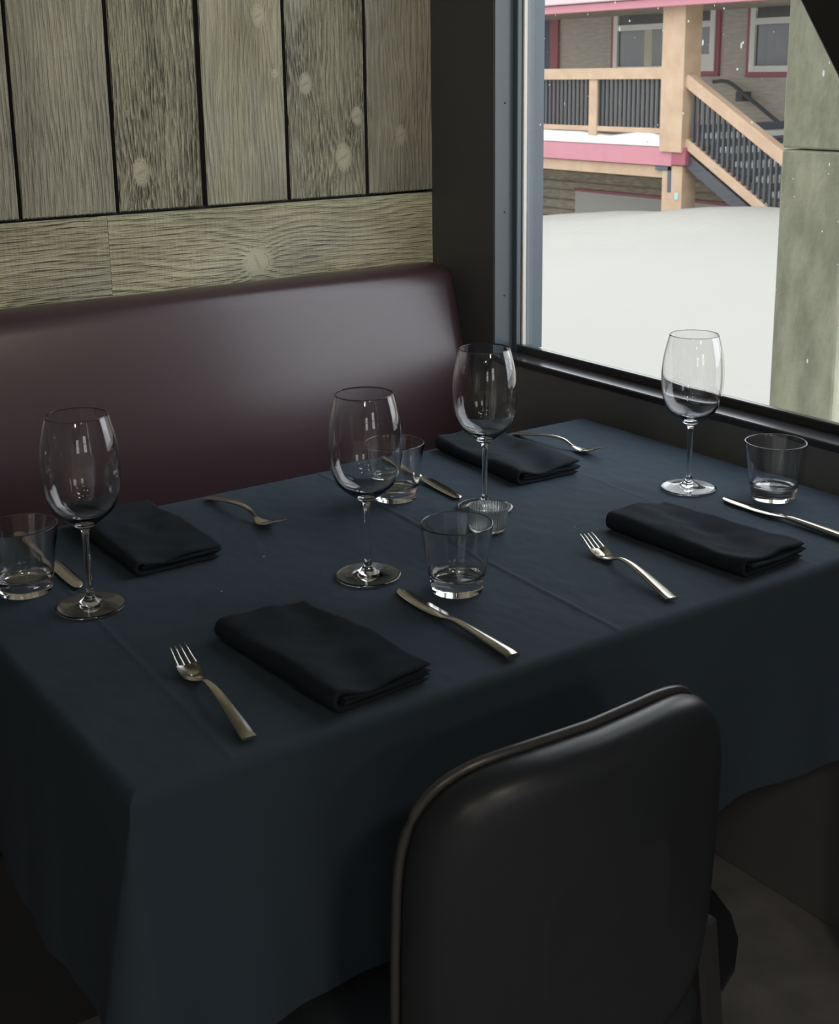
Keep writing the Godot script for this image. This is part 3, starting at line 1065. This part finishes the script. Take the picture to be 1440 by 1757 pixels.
# ---------------------------------------------------------------- the table's setting
func wine_glass(label: String) -> Node3D:
	var g := thing("wine_glass", label, "wine glass", Vector3.ZERO, 0.0, "stemmed wine glasses on the navy cloth")
	# outer bowl from the stem up, over the rim and down the inside
	var outer := PackedVector2Array()
	for p in [[0.0050, 0.0985], [0.0085, 0.1025], [0.0190, 0.1105], [0.0300, 0.1190], [0.0375, 0.1275], [0.0436, 0.1443], [0.0462, 0.1610], [0.0468, 0.1750], [0.0462, 0.1950], [0.0440, 0.2120], [0.0402, 0.2290], [0.0366, 0.2420]]:
		outer.append(Vector2(p[0], p[1]))
	var o := smooth_profile(outer, 5)
	var inner := PackedVector2Array()
	for p in [[0.0354, 0.2420], [0.0390, 0.2290], [0.0428, 0.2120], [0.0450, 0.1950], [0.0456, 0.1750], [0.0450, 0.1610], [0.0424, 0.1443], [0.0362, 0.1290], [0.0285, 0.1210], [0.0170, 0.1145], [0.0080, 0.1118], [0.0001, 0.1110]]:
		inner.append(Vector2(p[0], p[1]))
	o.append(Vector2(0.0363, 0.2426))
	o.append(Vector2(0.0357, 0.2426))
	o.append_array(smooth_profile(inner, 5))
	mi("bowl", lathe(o, 96), M.glass, g)
	var stem := smooth_profile(PackedVector2Array([Vector2(0.0075, 0.0125), Vector2(0.0050, 0.0180), Vector2(0.0042, 0.0260), Vector2(0.0039, 0.0450), Vector2(0.0038, 0.0700), Vector2(0.0040, 0.0850), Vector2(0.0043, 0.0940), Vector2(0.0050, 0.0985)]), 4)
	mi("stem", lathe(stem, 48), M.glass, g)
	var foot := PackedVector2Array([Vector2(0.0001, 0.0010), Vector2(0.0200, 0.0010), Vector2(0.0370, 0.0004), Vector2(0.0405, 0.0002), Vector2(0.0420, 0.0008), Vector2(0.0424, 0.0018), Vector2(0.0418, 0.0027)])
	foot.append_array(smooth_profile(PackedVector2Array([Vector2(0.0400, 0.0031), Vector2(0.0300, 0.0040), Vector2(0.0200, 0.0054), Vector2(0.0130, 0.0075), Vector2(0.0075, 0.0125)]), 5))
	mi("foot", lathe(foot, 96), M.glass, g)
	return g

func tumbler(label: String) -> Node3D:
	var g := thing("tumbler", label, "tumbler", Vector3.ZERO, 0.0, "water tumblers on the navy cloth")
	# thick base below, flared wall above
	var base := PackedVector2Array([Vector2(0.0001, 0.0022), Vector2(0.022, 0.0016), Vector2(0.0290, 0.0003), Vector2(0.0318, 0.0006), Vector2(0.0328, 0.0020), Vector2(0.0330, 0.0080), Vector2(0.0334, 0.0100), Vector2(0.0345, 0.0125), Vector2(0.0356, 0.0200)])
	mi("base", lathe(base, 96), M.glass, g)
	var wall := PackedVector2Array([Vector2(0.0356, 0.0200)])
	for k in range(1, 12):
		var t := k / 11.0
		wall.append(Vector2(lerpf(0.0356, 0.0455, t), lerpf(0.0200, 0.0868, t)))
	for p in [[0.0456, 0.0876], [0.0452, 0.0882], [0.0443, 0.0884], [0.0435, 0.0881], [0.0432, 0.0872]]:
		wall.append(Vector2(p[0], p[1]))
	for k in range(1, 12):
		var t := k / 11.0
		wall.append(Vector2(lerpf(0.0432, 0.0338, t), lerpf(0.0872, 0.0270, t)))
	for p in [[0.0331, 0.0240], [0.0318, 0.0215], [0.0290, 0.0198], [0.0240, 0.0190], [0.0120, 0.0186], [0.0001, 0.0185]]:
		wall.append(Vector2(p[0], p[1]))
	mi("wall", lathe(wall, 96), M.glass, g)
	return g

func fork_half(s: float) -> float:  # half width of the handle along the fork
	return lerpf(0.0032, 0.0085, pow(clampf((s - 0.075) / 0.13, 0.0, 1.0), 0.9))

func fork_rise(s: float) -> float:  # height of its middle line; s = 0 at the tips
	var at := [0.0, 0.10, 0.20, 0.28, 0.34, 0.42, 0.50, 0.65, 0.85, 1.0]
	var up := [0.0185, 0.0105, 0.0036, 0.0027, 0.0062, 0.0130, 0.0150, 0.0132, 0.0068, 0.0022]
	var u := clampf(s / 0.207, 0.0, 1.0)
	var i := 0
	while i < at.size() - 2 and u > at[i + 1]:
		i += 1
	var n := at.size() - 1
	return cubic_interpolate_in_time(up[i], up[i + 1], up[maxi(i - 1, 0)], up[mini(i + 2, n)], (u - at[i]) / (at[i + 1] - at[i]), at[i + 1] - at[i], (at[i - 1] if i > 0 else -0.1) - at[i], (at[i + 2] if i + 2 <= n else 1.1) - at[i])

func flat_ring(x0: float, x1: float, y: float, z: float, t: float, crown := 0.0) -> Array:
	var w := x1 - x0
	var m := (x0 + x1) * 0.5
	var e := minf(t * 0.35, w * 0.2)
	return [Vector3(x0, y, z), Vector3(x0 + e, y + t * 0.5, z), Vector3(m, y + t * 0.5 + crown, z), Vector3(x1 - e, y + t * 0.5, z), Vector3(x1, y, z), Vector3(x1 - e, y - t * 0.5, z), Vector3(m, y - t * 0.5, z), Vector3(x0 + e, y - t * 0.5, z)]

func fork(label: String) -> Node3D:
	var f := thing("fork", label, "fork", Vector3.ZERO, 0.0, "steel dinner forks on the navy cloth")
	var L := 0.207
	var rings := []
	for k in 25:
		var s := lerpf(0.070, L, k / 24.0)
		var hw := fork_half(s)
		rings.append(flat_ring(-hw, hw, fork_rise(s), s - L * 0.5, 0.0030 + 0.0004 * (1.0 - k / 24.0), 0.0004))
	mi("handle", loft(rings), M.steel, f)
	rings = []
	for p in [[0.030, 0.0128], [0.038, 0.0130], [0.046, 0.0126], [0.053, 0.0112], [0.060, 0.0082], [0.066, 0.0052], [0.072, 0.0034]]:
		var rise := fork_rise(p[0])
		var ring := flat_ring(-p[1], p[1], rise, p[0] - L * 0.5, 0.0018)
		for i in ring.size():
			ring[i].y += 0.0016 * pow(ring[i].x / 0.0128, 2.0) * (p[1] / 0.0128)
		rings.append(ring)
	mi("head", loft(rings), M.steel, f)
	for k in 4:
		rings = []
		for j in 9:
			var s := lerpf(0.032, 0.0, j / 8.0)
			var spread := lerpf(1.0, 0.84, j / 8.0)
			var mid := (k - 1.5) * 0.0069 * spread
			var hw := lerpf(0.0021, 0.0009, j / 8.0)
			rings.append(flat_ring(mid - hw, mid + hw, fork_rise(s) + 0.0016 * pow(mid / 0.0128, 2.0), s - L * 0.5, lerpf(0.0018, 0.0011, j / 8.0)))
		mi("tine", loft(rings), M.steel, f)
	return f

func knife(label: String) -> Node3D:
	var f := thing("knife", label, "knife", Vector3.ZERO, 0.0, "steel table knives on the navy cloth")
	var L := 0.24
	var rings := []
	# blade: straight back on +x, bellied edge on -x
	for p in [[0.0005, 0.0, 0.003], [0.004, -0.0052, 0.0058], [0.010, -0.0080, 0.0074], [0.022, -0.0106, 0.0082], [0.045, -0.0120, 0.0084], [0.070, -0.0124, 0.0082], [0.092, -0.0116, 0.0076], [0.106, -0.0092, 0.0068], [0.116, -0.0050, 0.0052], [0.121, -0.0034, 0.0042]]:
		var y := 0.0026 + 0.0020 * smoothstep(0.05, 0.121, p[0])
		rings.append(flat_ring(p[1], p[2], y, p[0] - L * 0.5, 0.0016 + 0.0008 * smoothstep(0.09, 0.121, p[0])))
	mi("blade", loft(rings), M.steel_blade, f)
	rings = []
	for p in [[0.119, 0.0036, 0.0046, 0.0030], [0.124, 0.0042, 0.0054, 0.0062], [0.134, 0.0048, 0.0056, 0.0076], [0.160, 0.0058, 0.0054, 0.0084], [0.200, 0.0072, 0.0050, 0.0086], [0.232, 0.0084, 0.0046, 0.0080], [0.240, 0.0086, 0.0042, 0.0066]]:
		var hw: float = p[1]
		var ring := []
		for k in 12:
			var a := TAU * k / 12.0
			ring.append(Vector3(signf(cos(a)) * pow(absf(cos(a)), 0.7) * hw, p[2] + sin(a) * p[3] * 0.5, p[0] - L * 0.5))
		rings.append(ring)
	mi("handle", loft(rings), M.steel, f)
	return f

# one layer of a folded napkin: a soft slab with rounded rim, sagging with the layers below
func napkin_layer(w: float, l: float, y: float, t: float, s: int, sag: float) -> ArrayMesh:
	var f := noise(1.0, s, 2)
	var us := []
	for k in 33:
		us.append(k / 32.0)
	var st := new_st()
	st.set_smooth_group(1)
	var nu := 28
	var nv := 48
	var grid := []
	for side in 2:
		for i in nu + 1:
			for j in nv + 1:
				var a := -cos(PI * i / nu)
				var b := -cos(PI * j / nv)
				a = lerpf(a, lerpf(-1, 1, float(i) / nu), 0.6)
				b = lerpf(b, lerpf(-1, 1, float(j) / nv), 0.6)
				var x := a * w * 0.5
				var z := b * l * 0.5
				var e := minf(w * 0.5 - absf(x), l * 0.5 - absf(z))
				var r := t * 0.6
				var q := clampf(e / r, 0.0, 1.0)
				var half := t * 0.5 * sqrt(maxf(0.0, 1.0 - (1.0 - q) * (1.0 - q)))
				var dip := sag * (0.0045 * f.get_noise_2d(x * 9.0, z * 9.0) - 0.0050 * exp(-pow((x - 0.012 + z * 0.25) / 0.03, 2.0)) + 0.0035 * exp(-pow((x + 0.045) / 0.022, 2.0)) + 0.002 * sin(z * 30.0 + s))
				grid.append(Vector3(x + 0.0015 * f.get_noise_2d(z * 14.0, 5.0), y + dip + (half if side == 0 else -half), z + 0.002 * f.get_noise_2d(x * 14.0, 9.0)))
	for p in grid:
		st.add_vertex(p)
	var off := (nu + 1) * (nv + 1)
	for i in nu:
		for j in nv:
			var a := i * (nv + 1) + j
			for v in [a, a + nv + 1, a + 1, a + 1, a + nv + 1, a + nv + 2]:
				st.add_index(v)
			for v in [off + a, off + a + 1, off + a + nv + 1, off + a + 1, off + a + nv + 2, off + a + nv + 1]:
				st.add_index(v)
	st.generate_normals()
	return st.commit()

# the outer sheet of a folded napkin: it runs under, round the long edge at -x, and back over the top
func napkin_wrap(w: float, l: float, tall: float, t: float, s: int) -> ArrayMesh:
	var f := noise(1.0, s, 2)
	var line := []   # middle line of the sheet (x, y) and its direction
	var r := (tall - t) * 0.5
	for k in 15:
		line.append(Vector2(lerpf(w * 0.5 - 0.003, -w * 0.5 + r + t * 0.5, k / 14.0), t * 0.5))
	for k in range(1, 12):
		var a := PI * k / 12.0
		line.append(Vector2(-w * 0.5 + r + t * 0.5 - sin(a) * r * 0.8, t * 0.5 + r - cos(a) * r))
	for k in 31:
		line.append(Vector2(lerpf(-w * 0.5 + r + t * 0.5, w * 0.5, k / 30.0), tall - t * 0.5))
	var m := line.size()
	var nv := 60
	var st := new_st()
	st.set_smooth_group(1)
	var ring := 2 * m
	for j in nv + 1:
		var b := lerpf(-cos(PI * j / nv), lerpf(-1, 1, float(j) / nv), 0.55)
		var z := b * l * 0.5
		var e := clampf((l * 0.5 - absf(z)) / (t * 0.6), 0.0, 1.0)
		var end := sqrt(maxf(0.0, 1.0 - (1.0 - e) * (1.0 - e)))
		for side in 2:
			for q in m:
				var i: int = q if side == 0 else m - 1 - q
				var p: Vector2 = line[i]
				var d: Vector2 = (line[mini(i + 1, m - 1)] - line[maxi(i - 1, 0)]).normalized()
				var nrm := Vector2(-d.y, d.x)  # on the top sheet this points up
				var run := minf(p.distance_to(line[0]), p.distance_to(line[m - 1]))
				var tip := clampf(run / (t * 0.6), 0.0, 1.0)
				var half := t * 0.5 * minf(end, sqrt(maxf(0.0, 1.0 - (1.0 - tip) * (1.0 - tip))))
				var v := p + nrm * half * (1.0 if side == 0 else -1.0)
				var share := clampf(v.y / tall, 0.0, 1.0)
				var x := v.x
				var dip := 0.0055 * f.get_noise_2d(x * 9.0, z * 8.0) - 0.0060 * exp(-pow((x - 0.014 + z * 0.28) / 0.028, 2.0)) + 0.0020 * exp(-pow((x + 0.05) / 0.02, 2.0)) + 0.0018 * sin(z * 28.0 + s)
				st.add_vertex(Vector3(x + 0.0020 * f.get_noise_2d(z * 14.0, 5.0), v.y + dip * share, z + 0.0025 * f.get_noise_2d(x * 14.0, 9.0)))
	for j in nv:
		for k in ring:
			var a := j * ring + k
			var b2 := j * ring + (k + 1) % ring
			for v in [a, b2, a + ring, b2, b2 + ring, a + ring]:
				st.add_index(v)
	st.generate_normals()
	return st.commit()

func napkin(label: String, at: Vector3, turn: float, s: int) -> Node3D:
	var n := thing("napkin", label, "napkin", at, turn, "folded black napkins on the cloth")
	mi("fold", napkin_wrap(0.127, 0.246, 0.0215, 0.0055, s), M.napkin, n)
	for k in 2:
		var o := mi("fold", napkin_layer(0.112, 0.243 + 0.008 * k, 0.0082 + 0.0046 * k, 0.0044, s + k, 0.10 + 0.4 * k), M.napkin, n)
		o.position.x = 0.0065 + 0.001 * k
		o.position.z = 0.0025 * sin(s * 1.7 + k * 1.3)
	return n

func table_setting() -> void:
	var y := TOP + 0.0012
	# wine glasses
	var g := wine_glass("leftmost wine glass, standing beside the tumbler at the left edge of the photo")
	g.position = Vector3(0.512, y, -1.461)
	copy_thing(g, "wine glass near the table's middle, overlapping a tumbler behind it", Vector3(0.839, y, -1.343), 0.5)
	copy_thing(g, "wine glass seen against the black corner, its foot behind the ribbed votive", Vector3(1.124, y, -1.468), 1.1)
	copy_thing(g, "rightmost wine glass, its bowl seen against the window and snow", Vector3(1.433, y, -1.354), 1.9)
	# tumblers
	var t := tumbler("clear tumbler cut off by the left edge of the photo")
	t.position = Vector3(0.464, y, -1.559)
	copy_thing(t, "clear tumbler seen partly through the middle wine glass's bowl", Vector3(1.045, y, -1.589), 0.4)
	copy_thing(t, "clear tumbler in the foreground centre beside the front knife", Vector3(0.904, y, -1.238), 1.3)
	copy_thing(t, "clear tumbler at the right below the window sill", Vector3(1.501, y, -1.246), 2.2)
	# crumbs left on the cloth
	var crumb_st := new_st()
	add_box(crumb_st, Vector3(-0.0011, 0, -0.0008), Vector3(0.0011, 0.0014, 0.0008), 0.0005)
	crumb_st.generate_normals()
	for c in [[1.175, -1.325, "pale crumb just above the brightest fork's tines"], [0.662, -1.408, "pale crumb on the open cloth left of the middle wine glass"], [0.763, -1.485, "pale crumb between the left fork and the middle wine glass"]]:
		var o := mi("crumb", crumb_st.commit(), M.white_bead)
		o.position = Vector3(c[0], y - 0.0005, c[1])
		o.rotation.y = c[0] * 9.0
		tag(o, c[2], "crumb", "pale crumbs on the cloth")
	# ribbed votive glass
	var v := mi("votive_glass", lathe(PackedVector2Array([Vector2(0.0001, 0.0008), Vector2(0.020, 0.0004), Vector2(0.0235, 0.0020), Vector2(0.0250, 0.006), Vector2(0.0262, 0.016), Vector2(0.0272, 0.028), Vector2(0.0280, 0.0350), Vector2(0.0277, 0.0362), Vector2(0.0268, 0.0362), Vector2(0.0262, 0.0350), Vector2(0.0252, 0.024), Vector2(0.0240, 0.011), Vector2(0.0222, 0.0062), Vector2(0.018, 0.0050), Vector2(0.0001, 0.0046)]), 240, 0.00045, 40), M.ribbed_glass)
	v.position = Vector3(1.069, y, -1.388)
	tag(v, "small ribbed clear votive glass behind the foreground tumbler", "votive glass")
	# forks
	var f := fork("fork at the front left, left of the nearest napkin")
	f.position = Vector3(0.524, y, -1.152)
	f.rotation.y = -0.088
	copy_thing(f, "brightest fork, lying left of the right front napkin", Vector3(1.114, y, -1.155), -0.2)
	copy_thing(f, "dim fork on the bench side, right of the back left napkin", Vector3(0.820, y, -1.652), PI + 0.067)
	copy_thing(f, "fork at the far table corner below the window", Vector3(1.428, y, -1.655), PI + 0.124)
	# knives
	var k := knife("knife in front of the foreground tumbler, right of the nearest napkin")
	k.position = Vector3(0.838, y, -1.158)
	k.rotation.y = -0.03
	copy_thing(k, "bright knife at the right edge of the photo, before the right tumbler", Vector3(1.434, y, -1.165), 0.0)
	copy_thing(k, "knife seen through the tumbler at the left edge of the photo", Vector3(0.521, y, -1.642), PI)
	copy_thing(k, "knife lying between the far tumbler and the napkin behind the corner wine glass", Vector3(1.127, y, -1.640), PI - 0.08)
	# napkins
	napkin("napkin in the foreground between the front fork and front knife", Vector3(0.661, y, -1.170), 0.06, 101)
	napkin("napkin at the right between the brightest fork and the bright knife", Vector3(1.270, y, -1.175), 0.05, 111)
	napkin("napkin behind the leftmost wine glass on the bench side", Vector3(0.655, y, -1.640), 0.0, 121)
	napkin("napkin behind the corner wine glass with its folded layers showing", Vector3(1.298, y, -1.640), -0.06, 131)
